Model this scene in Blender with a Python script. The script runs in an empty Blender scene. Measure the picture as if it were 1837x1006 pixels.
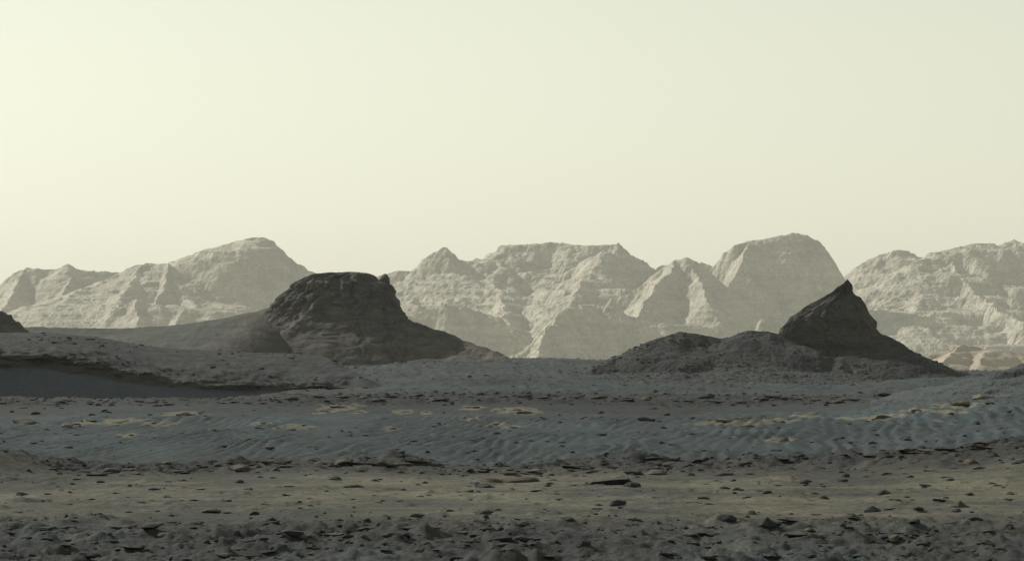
import bpy, math, random
import numpy as np
from mathutils import Vector, noise as mnoise

random.seed(7)
SC = bpy.context.scene
COL = SC.collection
R = math.radians

# ------------------------------------------------------------------ camera
F = 5209.0            # focal length in photo pixels (1837 wide, about 20 degrees)
HY = 640.0            # photo row of the true horizon
CX = 918.5
EYE = 2.1
cam_data = bpy.data.cameras.new('camera')
cam_data.sensor_width = 36.0
cam_data.lens = 36.0 * F / 1837.0
cam_data.shift_y = (HY - 503.0) / 1837.0
cam_data.clip_start = 0.5
cam_data.clip_end = 30000.0
cam = bpy.data.objects.new('camera', cam_data)
cam.location = (0, 0, EYE)
cam.rotation_euler = (R(90), 0, 0)
COL.objects.link(cam)
SC.camera = cam

# ------------------------------------------------------------------ sky, sun, exposure
SUN_AZ = -60.0        # degrees from the view direction, negative = left
SUN_EL = 32.0
world = bpy.data.worlds.new('World')
SC.world = world
world.use_nodes = True
wn = world.node_tree
wn.nodes.clear()
w_out = wn.nodes.new('ShaderNodeOutputWorld')
w_bg = wn.nodes.new('ShaderNodeBackground')
w_sky = wn.nodes.new('ShaderNodeTexSky')
w_sky.sky_type = 'NISHITA'
w_sky.sun_disc = False
w_sky.sun_elevation = R(SUN_EL)
w_sky.sun_rotation = R(SUN_AZ)
w_sky.altitude = 0.0
w_sky.air_density = 2.1
w_sky.dust_density = 0.22
w_sky.ozone_density = 1.0
w_tint = wn.nodes.new('ShaderNodeMix')
w_tint.data_type = 'RGBA'
w_tint.blend_type = 'MULTIPLY'
w_tint.inputs[0].default_value = 1.0
w_tint.inputs[7].default_value = (0.865, 0.89, 0.755, 1.0)
w_bw = wn.nodes.new('ShaderNodeRGBToBW')              # dust greys the sky out evenly all round
w_grey = wn.nodes.new('ShaderNodeMix'); w_grey.data_type = 'RGBA'
w_grey.inputs[0].default_value = 0.88
wn.links.new(w_sky.outputs[0], w_bw.inputs[0])
wn.links.new(w_sky.outputs[0], w_grey.inputs[6])
wn.links.new(w_bw.outputs[0], w_grey.inputs[7])
wn.links.new(w_grey.outputs[2], w_tint.inputs[6])
wn.links.new(w_tint.outputs[2], w_bg.inputs[0])
w_bg.inputs[1].default_value = 0.14
wn.links.new(w_bg.outputs[0], w_out.inputs[0])

sun_data = bpy.data.lights.new('sun', 'SUN')
sun_data.energy = 5.0
sun_data.angle = R(0.6)
sun_data.color = (1.0, 0.96, 0.89)
sun = bpy.data.objects.new('sun', sun_data)
S = Vector((math.sin(R(SUN_AZ)) * math.cos(R(SUN_EL)), math.cos(R(SUN_AZ)) * math.cos(R(SUN_EL)), math.sin(R(SUN_EL))))
sun.rotation_euler = S.to_track_quat('Z', 'Y').to_euler()
sun.location = S * 400
COL.objects.link(sun)

SC.view_settings.view_transform = 'Standard'
SC.view_settings.look = 'None'
SC.view_settings.exposure = 0.0
SC.view_settings.gamma = 1.0
SC.view_settings.use_curve_mapping = False
SC.cycles.use_denoising = True
SC.cycles.max_bounces = 4
SC.cycles.diffuse_bounces = 2
SC.cycles.volume_bounces = 1
SC.cycles.use_adaptive_sampling = False

# ------------------------------------------------------------------ numpy noise
def _h(ix, iy, seed):
    h = (ix.astype(np.int64) * 374761393 + iy.astype(np.int64) * 668265263 + seed * 974634777) & 0xFFFFFFFF
    h = ((h ^ (h >> 13)) * 1274126177) & 0xFFFFFFFF
    h = ((h ^ (h >> 15)) * 2246822519) & 0xFFFFFFFF
    return (h ^ (h >> 16)) & 0xFFFF

_ang = np.arange(65536) * (2 * np.pi / 65536)
_CO, _SI = np.cos(_ang).astype(np.float32), np.sin(_ang).astype(np.float32)

def pn(x, y, seed=0):
    x = np.asarray(x, dtype=np.float64); y = np.asarray(y, dtype=np.float64)
    x, y = np.broadcast_arrays(x, y)
    x0 = np.floor(x); y0 = np.floor(y)
    fx = (x - x0).astype(np.float32); fy = (y - y0).astype(np.float32)
    ix = x0.astype(np.int64); iy = y0.astype(np.int64)
    u = fx * fx * fx * (fx * (fx * 6 - 15) + 10); v = fy * fy * fy * (fy * (fy * 6 - 15) + 10)
    def g(a, b):
        h = _h(ix + a, iy + b, seed)
        return _CO[h] * (fx - a) + _SI[h] * (fy - b)
    n0 = g(0, 0) * (1 - u) + g(1, 0) * u
    n1 = g(0, 1) * (1 - u) + g(1, 1) * u
    return (n0 * (1 - v) + n1 * v) * 1.5

def fbm(x, y, octv=4, seed=0, gain=0.5, lac=2.03):
    a, s, t = 1.0, 0.0, 0.0
    for k in range(octv):
        s = s + a * pn(x, y, seed + 17 * k); t += a
        x = x * lac + 3.7; y = y * lac + 1.3; a *= gain
    return s / t

def ridged(x, y, octv=4, seed=0, gain=0.5, lac=2.07):
    a, s, t = 1.0, 0.0, 0.0
    for k in range(octv):
        s = s + a * (1 - np.abs(pn(x, y, seed + 23 * k))); t += a
        x = x * lac + 5.1; y = y * lac + 2.9; a *= gain
    return s / t

def sstep(a, b, x):
    t = np.clip((x - a) / (b - a), 0, 1)
    return t * t * (3 - 2 * t)

def pchip(xs, ys, xq):
    """Monotone cubic along axis 0; ys (n, m); xq (q,) -> (q, m)."""
    xs = np.asarray(xs, float); ys = np.asarray(ys, float)
    h = np.diff(xs)[:, None]; dl = np.diff(ys, axis=0) / h
    m = np.zeros_like(ys)
    m[0], m[-1] = dl[0], dl[-1]
    pr = dl[:-1] * dl[1:]
    hm = np.where(pr > 0, 2 * pr / np.where(pr > 0, dl[:-1] + dl[1:], 1), 0)
    m[1:-1] = hm
    i = np.clip(np.searchsorted(xs, xq) - 1, 0, len(xs) - 2)
    t = ((xq - xs[i]) / (xs[i + 1] - xs[i]))[:, None]; hh = h[i]
    return ((1 + 2 * t) * (1 - t) ** 2 * ys[i] + t * (1 - t) ** 2 * hh * m[i]
            + t * t * (3 - 2 * t) * ys[i + 1] + t * t * (t - 1) * hh * m[i + 1])

# ------------------------------------------------------------------ mesh helpers
def mesh_from(name, V, Q, mat=None, smooth=True, attrs=None):
    me = bpy.data.meshes.new(name)
    V = np.ascontiguousarray(V, dtype=np.float32); Q = np.ascontiguousarray(Q, dtype=np.int32)
    k = Q.shape[1]
    me.vertices.add(len(V)); me.vertices.foreach_set('co', V.ravel())
    me.loops.add(Q.size); me.loops.foreach_set('vertex_index', Q.ravel())
    me.polygons.add(len(Q)); me.polygons.foreach_set('loop_start', np.arange(0, Q.size, k, dtype=np.int32))
    me.update(calc_edges=True)
    me.polygons.foreach_set('use_smooth', np.full(len(Q), smooth, dtype=bool))
    for an, (kind, arr) in (attrs or {}).items():
        at_ = me.attributes.new(an, kind, 'POINT')
        at_.data.foreach_set('color' if kind == 'FLOAT_COLOR' else 'value', np.ascontiguousarray(arr, dtype=np.float32).ravel())
    if mat: me.materials.append(mat)
    me.validate()
    return me

def grid_quads(nr, nc):
    i = np.arange(nr * nc, dtype=np.int32).reshape(nr, nc)
    return np.stack([i[:-1, :-1], i[:-1, 1:], i[1:, 1:], i[1:, :-1]], -1).reshape(-1, 4)

def link(name, me, parent=None, **props):
    o = bpy.data.objects.new(name, me)
    COL.objects.link(o)
    if parent is not None: o.parent = parent
    for k, v in props.items():
        if v is not None: o[k] = v
    return o

def compact(V, Q, attrs=None):
    used = np.zeros(len(V), bool); used[Q.ravel()] = True
    idx = np.cumsum(used) - 1
    return V[used], idx[Q], ({k: (t, a[used]) for k, (t, a) in attrs.items()} if attrs else None)

def pt(px, py, d):
    """A point seen at a photo pixel, at its real distance d along the view axis."""
    return ((px - CX) / F * d, d, EYE - (py - HY) / F * d)

# ------------------------------------------------------------------ materials
def new_mat(name):
    m = bpy.data.materials.new(name); m.use_nodes = True
    nt = m.node_tree; nt.nodes.clear()
    out = nt.nodes.new('ShaderNodeOutputMaterial'); b = nt.nodes.new('ShaderNodeBsdfPrincipled')
    nt.links.new(b.outputs[0], out.inputs[0])
    b.inputs['Specular IOR Level'].default_value = 0.15
    b.inputs['Roughness'].default_value = 0.95
    return m, nt, b

class N:
    """Small node-building helper."""
    def __init__(s, nt): s.nt = nt
    def node(s, t, **kw):
        n = s.nt.nodes.new(t)
        for k, v in kw.items(): setattr(n, k, v)
        return n
    def L(s, a, b): s.nt.links.new(a, b)
    def coord(s, scale=(1, 1, 1), rot=(0, 0, 0), kind='Object'):
        tc = s.node('ShaderNodeTexCoord'); mp = s.node('ShaderNodeMapping')
        mp.inputs['Scale'].default_value = scale; mp.inputs['Rotation'].default_value = rot
        s.L(tc.outputs[kind], mp.inputs[0]); return mp.outputs[0]
    def noise(s, vec, scale, detail=4, rough=0.55, dist=0.0):
        n = s.node('ShaderNodeTexNoise'); n.inputs['Scale'].default_value = scale
        n.inputs['Detail'].default_value = detail; n.inputs['Roughness'].default_value = rough
        n.inputs['Distortion'].default_value = dist
        s.L(vec, n.inputs['Vector']); return n.outputs[0]
    def ramp(s, fac, stops):
        r = s.node('ShaderNodeValToRGB'); e = r.color_ramp.elements
        while len(e) < len(stops): e.new(0.5)
        for el, (p, c) in zip(e, stops):
            el.position = p; el.color = (c, c, c, 1) if isinstance(c, (int, float)) else (*c, 1)
        s.L(fac, r.inputs[0]); return r.outputs[0]
    def mix(s, fac, a, b, mode='MIX'):
        m = s.node('ShaderNodeMix', data_type='RGBA', blend_type=mode)
        for v, i in ((fac, 0), (a, 6), (b, 7)):
            if hasattr(v, 'links'): s.L(v, m.inputs[i])
            elif i == 0: m.inputs[0].default_value = v
            else: m.inputs[i].default_value = (*v, 1)
        return m.outputs[2]
    def math(s, op, a, b=None):
        m = s.node('ShaderNodeMath', operation=op)
        for v, i in ((a, 0), (b, 1)):
            if v is None: continue
            if hasattr(v, 'links'): s.L(v, m.inputs[i])
            else: m.inputs[i].default_value = v
        return m.outputs[0]
    def bump(s, h, strength, dist, bsdf, prev=None):
        b = s.node('ShaderNodeBump'); b.inputs['Strength'].default_value = strength
        b.inputs['Distance'].default_value = dist
        s.L(h, b.inputs['Height'])
        if prev is not None: s.L(prev, b.inputs['Normal'])
        if bsdf is not None: s.L(b.outputs[0], bsdf.inputs['Normal'])
        return b.outputs[0]
    def attr(s, name):
        a = s.node('ShaderNodeAttribute'); a.attribute_name = name
        sp = s.node('ShaderNodeSeparateColor'); s.L(a.outputs['Color'], sp.inputs[0])
        return sp.outputs[0], sp.outputs[1], sp.outputs[2], a.outputs['Alpha']

C_SAND = (0.042, 0.048, 0.048)
C_BLUE = (0.036, 0.054, 0.062)
C_BROWN = (0.050, 0.046, 0.038)
C_TAN = (0.13, 0.121, 0.084)
C_DARK = (0.024, 0.026, 0.029)
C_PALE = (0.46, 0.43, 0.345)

def mat_ground():
    m, nt, b = new_mat('basaltic_sand'); n = N(nt)
    tan, blue, rocky, far = n.attr('soil')  # rocky: dark rubble, plus shade painted on ripple troughs and scarp
    v = n.coord()
    n1 = n.noise(v, 0.9, 6, 0.6); n2 = n.noise(v, 7.0, 5, 0.65); n3 = n.noise(v, 45.0, 3, 0.6)
    c = n.mix(n.ramp(n1, [(0.35, 0.0), (0.65, 1.0)]), C_SAND, C_BROWN)
    c = n.mix(blue, c, C_BLUE)
    c = n.mix(tan, c, C_TAN)
    c = n.mix(n.math('MULTIPLY', rocky, n.ramp(n2, [(0.38, 0.1), (0.6, 1.0)])), c, C_DARK)
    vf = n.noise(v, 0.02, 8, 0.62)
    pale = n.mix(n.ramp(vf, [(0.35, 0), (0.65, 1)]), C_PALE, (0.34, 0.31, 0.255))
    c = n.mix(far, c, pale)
    n0 = n.noise(n.coord((0.10, 0.03, 0.1)), 1.0, 7, 0.66, 0.6)
    c = n.mix(1.0, c, n.ramp(n0, [(0.32, 0.62), (0.66, 1.25)]), 'MULTIPLY')
    g = n.ramp(n2, [(0.28, 0.5), (0.72, 1.5)])
    c = n.mix(1.0, c, g, 'MULTIPLY')
    c = n.mix(1.0, c, n.ramp(n3, [(0.3, 0.6), (0.7, 1.4)]), 'MULTIPLY')
    n.L(c, b.inputs['Base Color'])
    p = n.bump(n2, 0.5, 0.05, None)
    n.bump(n3, 0.6, 0.015, b, p)
    return m

def mat_rock(name, base, dark, scale=1.0, strata=0.0, dust=None, bump=0.03):
    """Rock with grain, mottling, optional bedding and a dusting of sand on the flatter tops."""
    m, nt, b = new_mat(name); n = N(nt)
    v = n.coord(); vs = n.coord((0.25, 0.25, 2.2))
    n1 = n.noise(v, 0.7 * scale, 7, 0.62); n2 = n.noise(v, 6.0 * scale, 6, 0.66)
    ns = n.noise(vs, 1.4 * scale, 6, 0.6)
    c = n.mix(n.ramp(n1, [(0.32, 0), (0.68, 1)]), base, dark)
    if strata > 0.3:
        vv = n.noise(n.coord((2.2, 2.2, 0.22)), 0.5 * scale, 5, 0.6)
        c = n.mix(n.math('MULTIPLY', n.ramp(vv, [(0.45, 0), (0.62, 1)]), 0.6), c, tuple(x * 0.7 for x in dark))
    if strata:
        c = n.mix(n.math('MULTIPLY', n.ramp(ns, [(0.42, 0), (0.6, 1)]), strata), c, tuple(x * 0.6 for x in dark))
    if dust:
        g = n.node('ShaderNodeNewGeometry'); sp = n.node('ShaderNodeSeparateXYZ'); n.L(g.outputs['Normal'], sp.inputs[0])
        f = n.math('ADD', sp.outputs[2], n.math('MULTIPLY', n.math('SUBTRACT', n2, 0.5), 0.5))
        c = n.mix(n.ramp(f, [(dust[1], 0), (dust[2], 1)]), c, dust[0])
    c = n.mix(1.0, c, n.ramp(n2, [(0.25, 0.7), (0.75, 1.3)]), 'MULTIPLY')
    n.L(c, b.inputs['Base Color'])
    p = n.bump(ns if strata else n1, 0.5, bump * 3 / scale, None)
    n.bump(n2, 0.7, bump / scale, b, p)
    return m

M_GROUND = mat_ground()
M_BUTTE = mat_rock('butte_rock', (0.13, 0.115, 0.092), (0.06, 0.059, 0.061), 0.6, 0.45, ((0.09, 0.09, 0.08), 0.93, 1.1), 0.12)
M_HILL = mat_rock('hill_rubble', (0.052, 0.049, 0.043), (0.026, 0.029, 0.033), 0.6, 0.2, ((0.055, 0.062, 0.062), 0.93, 1.03), 0.1)
def mat_ramp():
    m, nt, b = new_mat('ramp_sand'); n = N(nt); v = n.coord()
    n1 = n.noise(v, 0.35, 7, 0.65); n2 = n.noise(v, 3.0, 6, 0.68); ns = n.noise(n.coord((0.4, 0.15, 2.0)), 0.8, 5, 0.6)
    c = n.mix(n.ramp(n1, [(0.3, 0), (0.7, 1)]), (0.086, 0.092, 0.082), (0.05, 0.055, 0.05))
    sp = n.node('ShaderNodeSeparateXYZ'); n.L(v, sp.inputs[0])           # rock debris thickens towards the cliff
    f = n.math('ADD', n.math('MULTIPLY', n.math('ADD', sp.outputs[0], 43.0), 0.09), n.math('MULTIPLY', n.math('SUBTRACT', n1, 0.5), 2.4))
    c = n.mix(n.ramp(f, [(0.15, 0), (0.75, 1)]), c, n.mix(n.ramp(ns, [(0.4, 0), (0.6, 1)]), (0.095, 0.086, 0.07), (0.06, 0.057, 0.052)))
    c = n.mix(n.math('MULTIPLY', n.ramp(n2, [(0.58, 0), (0.68, 1)]), 0.6), c, (0.035, 0.036, 0.036))
    n.L(c, b.inputs['Base Color'])
    n.bump(n2, 0.8, 0.12, b, n.bump(ns, 0.5, 0.2, None))
    return m
M_RAMP = mat_ramp()
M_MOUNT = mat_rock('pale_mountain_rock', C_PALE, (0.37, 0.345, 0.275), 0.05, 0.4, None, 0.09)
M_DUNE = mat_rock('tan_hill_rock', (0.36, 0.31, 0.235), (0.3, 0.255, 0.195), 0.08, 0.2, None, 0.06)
M_HORN = mat_rock('horn_rock', (0.086, 0.076, 0.063), (0.042, 0.043, 0.046), 0.6, 0.2, ((0.085, 0.085, 0.075), 0.93, 1.1), 0.1)
M_BLUEROCK = mat_rock('bluish_rubble', (0.055, 0.063, 0.066), (0.036, 0.038, 0.041), 1.6, 0.1, ((0.07, 0.08, 0.082), 0.86, 1.02), 0.05)
M_ROCK = mat_rock('dark_basalt_rock', (0.040, 0.040, 0.041), (0.024, 0.026, 0.029), 2.5, 0.15, ((0.055, 0.056, 0.05), 0.8, 1.05), 0.02)
M_ROCKB = mat_rock('brown_rock', (0.082, 0.068, 0.05), (0.05, 0.045, 0.038), 2.5, 0.2, ((0.085, 0.08, 0.065), 0.8, 1.05), 0.02)
M_TANROCK = mat_rock('tan_bedrock', (0.14, 0.122, 0.082), (0.1, 0.088, 0.062), 2.0, 0.3, None, 0.02)
M_PALEROCK = mat_rock('pale_grey_rock', (0.19, 0.185, 0.165), (0.12, 0.118, 0.11), 2.5, 0.1, None, 0.02)

# ------------------------------------------------------------------ ground sheet
PXC = np.array([-900, 0, 300, 600, 900, 1200, 1500, 1700, 1837, 2700], float)
def Z(v): return ('z', v)
TAB = [  # distance, photo row of the surface at each column (or a height)
    (6, Z(.22)), (16, Z(.2)),
    (26, 1020), (30, 977),
    (33, [940, 940, 938, 934, 938, 935, 938, 934, 931, 931]),
    (36, [926, 926, 926, 924, 926, 925, 926, 924, 922, 922]),
    (45, [878, 878, 876, 874, 876, 874, 874, 868, 862, 862]),
    (52, [850, 850, 850, 844, 852, 847, 846, 836, 822, 815]),
    (56, [838, 838, 838, 826, 842, 829, 826, 803, 793, 785]),
    (62, [Z(-.38)] * 7 + [Z(-.1), Z(.1), Z(.1)]),
    (69, [Z(-.5)] * 7 + [Z(-.3), Z(-.05), Z(-.05)]),
    (73, [832, 832, 830, 824, 834, 821, 814, 797, 784, 780]),
    (85, [797, 797, 793, 791, 793, 790, 784, 772, 762, 755]),
    (100, [768, 768, 763, 761, 761, 760, 752, 738, 728, 720]),
    (110, [748, 748, 743, 743, 743, 744, 738, 720, 708, 700]),
    (117, [731, 731, 729, 728, 727, 729, 726, 710, 698, 690]),
    (120, [720, 720, 719, 714, 713, 717, 717, 704, 692, 685]),
    (123, [715, 715, 717, 709, 706, 711, 713, 701, 686, 680]),
    (132, [718, 718, 718, 707, 703, 707, 708, 697, 684, 680]),
    (146, [Z(-.45), Z(-.45), Z(-.45), 704, 696, 704, 705, 693, 683, 680]),
    (160, [Z(-.6), Z(-.6), Z(-.6), 700, 691, 700, 702, 690, 682, 680]),
    (220, [Z(-.5), Z(-.5), Z(-.5), 682, 675, 692, 697, 683, 678, 676]),
    (290, [672, 672, 668, 664, 661, 683, 690, 676, 674, 672]),
    (370, [650, 650, 652, 656, 651, 664, 674, 671, 671, 668]),
    (450, [644, 644, 646, 650, 645.5, 652, 660, 668, 669, 664]),
    (510, [643, 643, 644, 646, 643, 648, 654, 667, 668, 662]),
    (620, Z(-1.5)), (900, Z(-8)), (1500, Z(-18)), (2200, Z(-20)), (2600, Z(-12)), (3000, Z(4)), (3500, Z(30)),
    (4200, Z(5)), (6000, Z(-10)),
]
ds = np.array([t[0] for t in TAB], float)
zt = np.zeros((len(TAB), len(PXC)))
for i, (d, v) in enumerate(TAB):
    row = v if isinstance(v, list) else [v] * len(PXC)
    zt[i] = [e[1] if isinstance(e, tuple) else EYE - (e - HY) / F * d for e in row]

D = np.concatenate([np.linspace(6, 25, 50, endpoint=False), np.linspace(25, 58, 430, endpoint=False),
                    np.linspace(58, 71, 36, endpoint=False), np.linspace(71, 127, 290, endpoint=False),
                    np.geomspace(127, 540, 130, endpoint=False), np.geomspace(540, 6000, 90)])
Uin = np.linspace(-0.206, 0.206, 550)
side = 0.208 + (np.linspace(0, 1, 26)[1:] ** 1.7) * 0.72
U = np.concatenate([-side[::-1], Uin, side])
GD, GU = np.meshgrid(D, U, indexing='ij')
GX = GD * GU; GY = GD
GP = CX + GU * F                                    # which photo column a vertex falls in
zd = pchip(ds, zt, D)                               # (nd, npx)
pf = np.clip(np.interp(U * F + CX, PXC, np.arange(len(PXC))), 0, len(PXC) - 1.001)
i0 = pf.astype(int); tt = pf - i0; tt = tt * tt * (3 - 2 * tt)
zw = zd[:, i0] * (1 - tt) + zd[:, np.minimum(i0 + 1, len(PXC) - 1)] * tt
# distance wobble: resample the profile so that ledges do not run dead straight
wob = fbm(GX / 9.0, GY / 26.0, 4, 5) * np.interp(GD, [20, 40, 60, 110, 125, 200], [1.2, 2.0, 2.0, 3.0, 2.2, 0])
kk = np.clip(np.interp((GD + wob).ravel(), D, np.arange(len(D))).reshape(GD.shape), 0, len(D) - 1.001)
k0 = kk.astype(int); kt = kk - k0; cj = np.broadcast_to(np.arange(len(U)), GD.shape)
GZ = zw[k0, cj] * (1 - kt) + zw[np.minimum(k0 + 1, len(D) - 1), cj] * kt

def band(a, b, c, d): return sstep(a, b, GD) * (1 - sstep(c, d, GD))
near = 1 - sstep(31, 36, GD + fbm(GX / 2.5, GY / 4, 3, 61) * 2.5)
flat = band(33, 37, 48, 54)
ledge1 = band(50, 54, 57, 62)
bowl = band(64, 74, 108, 118)
scarp = band(109, 113, 119, 121)
ledge2 = band(117, 120, 126, 134)
plain = band(126, 135, 480, 520)
# uneven rubble: near strip, ledges
rub = fbm(GX / 1.1, GY / 1.5, 5, 3, 0.55)
rubr = ridged(GX / 0.8, GY / 1.4, 4, 31, 0.55) - 0.72
lump = ridged(GX / 0.62 + 0.4 * rub, GY / 1.0, 5, 37, 0.55) - 0.74
lump2 = np.clip(fbm(GX / 0.42, GY / 0.7, 3, 39) - 0.1, 0, 1)
GZ += near * (0.11 * rub + 0.17 * lump + 0.17 * lump2)
lump3 = np.clip(fbm(GX / 0.8, GY / 1.6, 4, 40) - 0.22, 0, 1)
GZ += flat * (0.05 * fbm(GX / 2.2, GY / 5.0, 5, 9, 0.55) + 0.03 * rubr + 0.16 * lump3)
l1 = fbm(GX / 1.6, GY / 2.0, 5, 41, 0.58)
GZ += ledge1 * (0.14 * l1 + 0.10 * rubr + 0.10 * np.round(l1 * 3.5) / 3.5)
led2 = fbm(GX / 1.3, GY / 2.6, 5, 47, 0.6)
GZ += ledge2 * (0.16 * led2 + 0.06 * np.round(led2 * 4) / 4)
GZ += plain * (0.22 * fbm(GX / 3.0, GY / 9.0, 5, 51, 0.55) + 0.0012 * GD * fbm(GX / 14, GY / 60, 3, 52))
GZ += 0.55 * np.exp(-((GX + 9.6) / 1.1) ** 2 - ((GY - 51.5) / 2.6) ** 2)
GZ += 0.12 * ledge1 * sstep(0.0, 0.25, fbm(GX / 2.6, GY / 5, 3, 43))
nb = fbm(GX / 4.5, GY / 12.0, 4, 119)
# wind ripples in the bowl and in the near strip
warp = fbm(GX / 1.7, GY / 10.0, 5, 71, 0.55) * 2.6
ph = (GX - GY / 7.5) * (2 * np.pi / 0.5) * (1 + 0.12 * fbm(GX / 6, GY / 25, 2, 73)) + warp * 3.0
rip = (np.abs(((ph / (2 * np.pi)) % 1.0) - 0.3) / 0.7)
rip = 1 - np.minimum(rip, 1.0)
amp = 0.10 * (0.35 + 0.9 * np.clip(1.6 * fbm(GX / 2.2, GY / 9.0, 4, 77) + 0.3, 0, 1))
GZ += bowl * amp * rip * (1 - 0.85 * band(104, 110, 125, 130))
GZ += bowl * (0.05 * fbm(GX / 1.5, GY / 5.0, 5, 79, 0.55) + 0.07 * np.clip(fbm(GX / 1.3, GY / 3.0, 4, 81) - 0.25, 0, 1))
ph2 = (GX * 0.8 - GY * 0.55) * (2 * np.pi / 0.75) + fbm(GX / 1.1, GY / 2.2, 4, 83) * 6.0
rip2 = 0.5 + 0.5 * np.sin(ph2)
GZ += (near * 0.035 + flat * 0.012) * rip2 * np.clip(fbm(GX / 3, GY / 3, 3, 85) + 0.3, 0, 1)
crust = ridged(GX / 0.34, GY / 0.6, 4, 111, 0.6) - 0.74
crust2 = ridged(GX / 0.55 + 0.5 * nb, GY / 1.5, 4, 113, 0.6) - 0.74
GZ += near * 0.05 * crust + flat * 0.045 * crust * np.clip(0.55 + 1.5 * nb, 0.1, 1.4) + ledge1 * 0.09 * crust
GZ += bowl * (0.11 * crust2 * np.clip(0.6 + 1.5 * nb, 0.1, 1.4)) + ledge2 * 0.10 * crust2 + scarp * 0.05 * crust2
GZ += plain * 0.0032 * GD * (ridged(GX / 1.4, GY / 8.0, 4, 117, 0.6) - 0.74) * np.clip(0.7 + 1.6 * nb, 0.1, 1.5)
# the rough valley floor far behind
farm = sstep(600, 1100, GD)
GZ += farm * (6.0 * fbm(GX / 90, GY / 140, 5, 91) + 0.0)

GSY = HY - (GZ - EYE) / GD * F                      # photo row of every vertex
def hit(px, py, dmin=20):
    """Distance at which the ground is first seen at a photo pixel."""
    j = int(np.argmin(np.abs(U - (px - CX) / F)))
    col = GSY[:, j]
    k = np.where((col <= py) & (D > dmin))[0]
    return float(D[k[0]]) if len(k) else 130.0

# soil zones with wandering edges; the rock mask also holds painted shade
GDn = GD + np.interp(GD, [20, 40, 60, 100, 140, 300], [2.0, 5.0, 6.0, 12.0, 8.0, 0]) * fbm(GX / 9, GY / 16, 5, 121, 0.6)
def bandn(a, b, c, d): return sstep(a, b, GDn) * (1 - sstep(c, d, GDn))
flatS, bowlS, nearS = bandn(31, 38, 46, 55), bandn(58, 76, 104, 122), 1 - sstep(29, 37, GDn)
nz = fbm(GX / 3.5, GY / 8.0, 4, 101); nz2 = fbm(GX / 1.0, GY / 3.0, 4, 103)
tan_m = flatS * sstep(-0.25, 0.5, 0.8 * nz + 0.15 + 0.5 * fbm(GX / 3.0, GY / 1.2, 4, 105)) * 0.8
tan_m = np.maximum(tan_m, nearS * 0.35 * sstep(0.2, 0.5, nz2))
tan_m = np.maximum(tan_m, band(80, 95, 112, 116) * sstep(0.38, 0.55, nz2 + 0.25 * nz) * sstep(1100, 1350, GP) * 0.9)
blue_m = np.clip(bowlS * (0.8 + 0.5 * nz) + plain * (0.55 + 0.5 * nz) + nearS * 0.7 * sstep(0.0, 0.5, nz), 0, 1)
rock_m = np.clip(nearS * (0.8 + 0.8 * rub) * (1 - 0.75 * sstep(0.0, 0.35, nz)) + ledge1 * (0.6 + 0.6 * nz2) + scarp * 0.75 + ledge2 * (0.6 + 0.7 * led2) + bowlS * (0.1 + 0.35 * (1 - rip)) + plain * (0.15 + 0.8 * sstep(-0.12, 0.25, fbm(GX / 4, GY / 18, 5, 55, 0.6))) + bowlS * 0.6 * sstep(0.05, 0.35, fbm(GX / 1.8, GY / 6, 5, 57, 0.6)) + flatS * 0.6 * sstep(0.08, 0.35, fbm(GX / 1.5, GY / 1.8, 5, 59, 0.6)), 0, 1)  # ripple troughs and the sand scarp get shade painted in as dark rock colour
# pale bedrock showing through the sand on the slope
def patches():
    m = np.zeros_like(GZ)
    for px, py, w in [(215, 757, 60), (290, 757, 40), (330, 741, 45), (150, 757, 40), (1581, 747, 60), (1644, 735, 40), (1295, 754, 50), (1397, 754, 40), (1345, 757, 60), (1440, 745, 40),
                      (1720, 725, 70), (1770, 711, 70), (1812, 700, 60), (1690, 738, 50), (725, 738, 34), (605, 731, 56), (932, 737, 60), (764, 740, 18), (644, 739, 20), (848, 731, 30), (846, 752, 28),
                      (902, 735, 24), (887, 760, 26), (917, 765, 32), (700, 768, 28), (470, 760, 40), (530, 764, 44), (1500, 750, 40), (1250, 758, 30), (585, 738, 26), (233, 779, 22), (1400, 790, 40)]:
        d = hit(px, py); x = (px - CX) / F * d; rx = w * 0.8 / F * d
        q = ((GX - x) / rx) ** 2 + ((GY - d) / (1.0 + rx * 2.2)) ** 2
        m = np.maximum(m, sstep(0.1, 0.35, 0.9 - q + 2.2 * pn_patch))
    return m
pn_patch = fbm(GX / 0.5, GY / 1.6, 4, 107, 0.6)
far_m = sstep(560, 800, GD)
tan_m = np.maximum(tan_m, 0.85 * patches()); rock_m = rock_m * (1 - 0.8 * sstep(0.3, 0.7, tan_m) * sstep(70, 75, GD))
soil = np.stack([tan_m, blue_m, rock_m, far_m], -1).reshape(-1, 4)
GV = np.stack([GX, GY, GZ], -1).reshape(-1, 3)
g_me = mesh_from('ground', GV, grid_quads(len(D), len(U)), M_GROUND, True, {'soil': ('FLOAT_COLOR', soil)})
link('ground', g_me, kind='structure', label='dark blue-grey sandy desert floor with rubble and ripples', category='ground')

def gz_at(x, y):
    """Ground height (bilinear) at plan points."""
    x = np.asarray(x, float); y = np.asarray(y, float)
    fi = np.clip(np.interp(y, D, np.arange(len(D))), 0, len(D) - 1.001)
    fj = np.clip(np.interp(x / y, U, np.arange(len(U))), 0, len(U) - 1.001)
    a = fi.astype(int); b_ = fj.astype(int); s = fi - a; t = fj - b_
    return (GZ[a, b_] * (1 - s) * (1 - t) + GZ[a + 1, b_] * s * (1 - t) + GZ[a, b_ + 1] * (1 - s) * t + GZ[a + 1, b_ + 1] * s * t)

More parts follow.
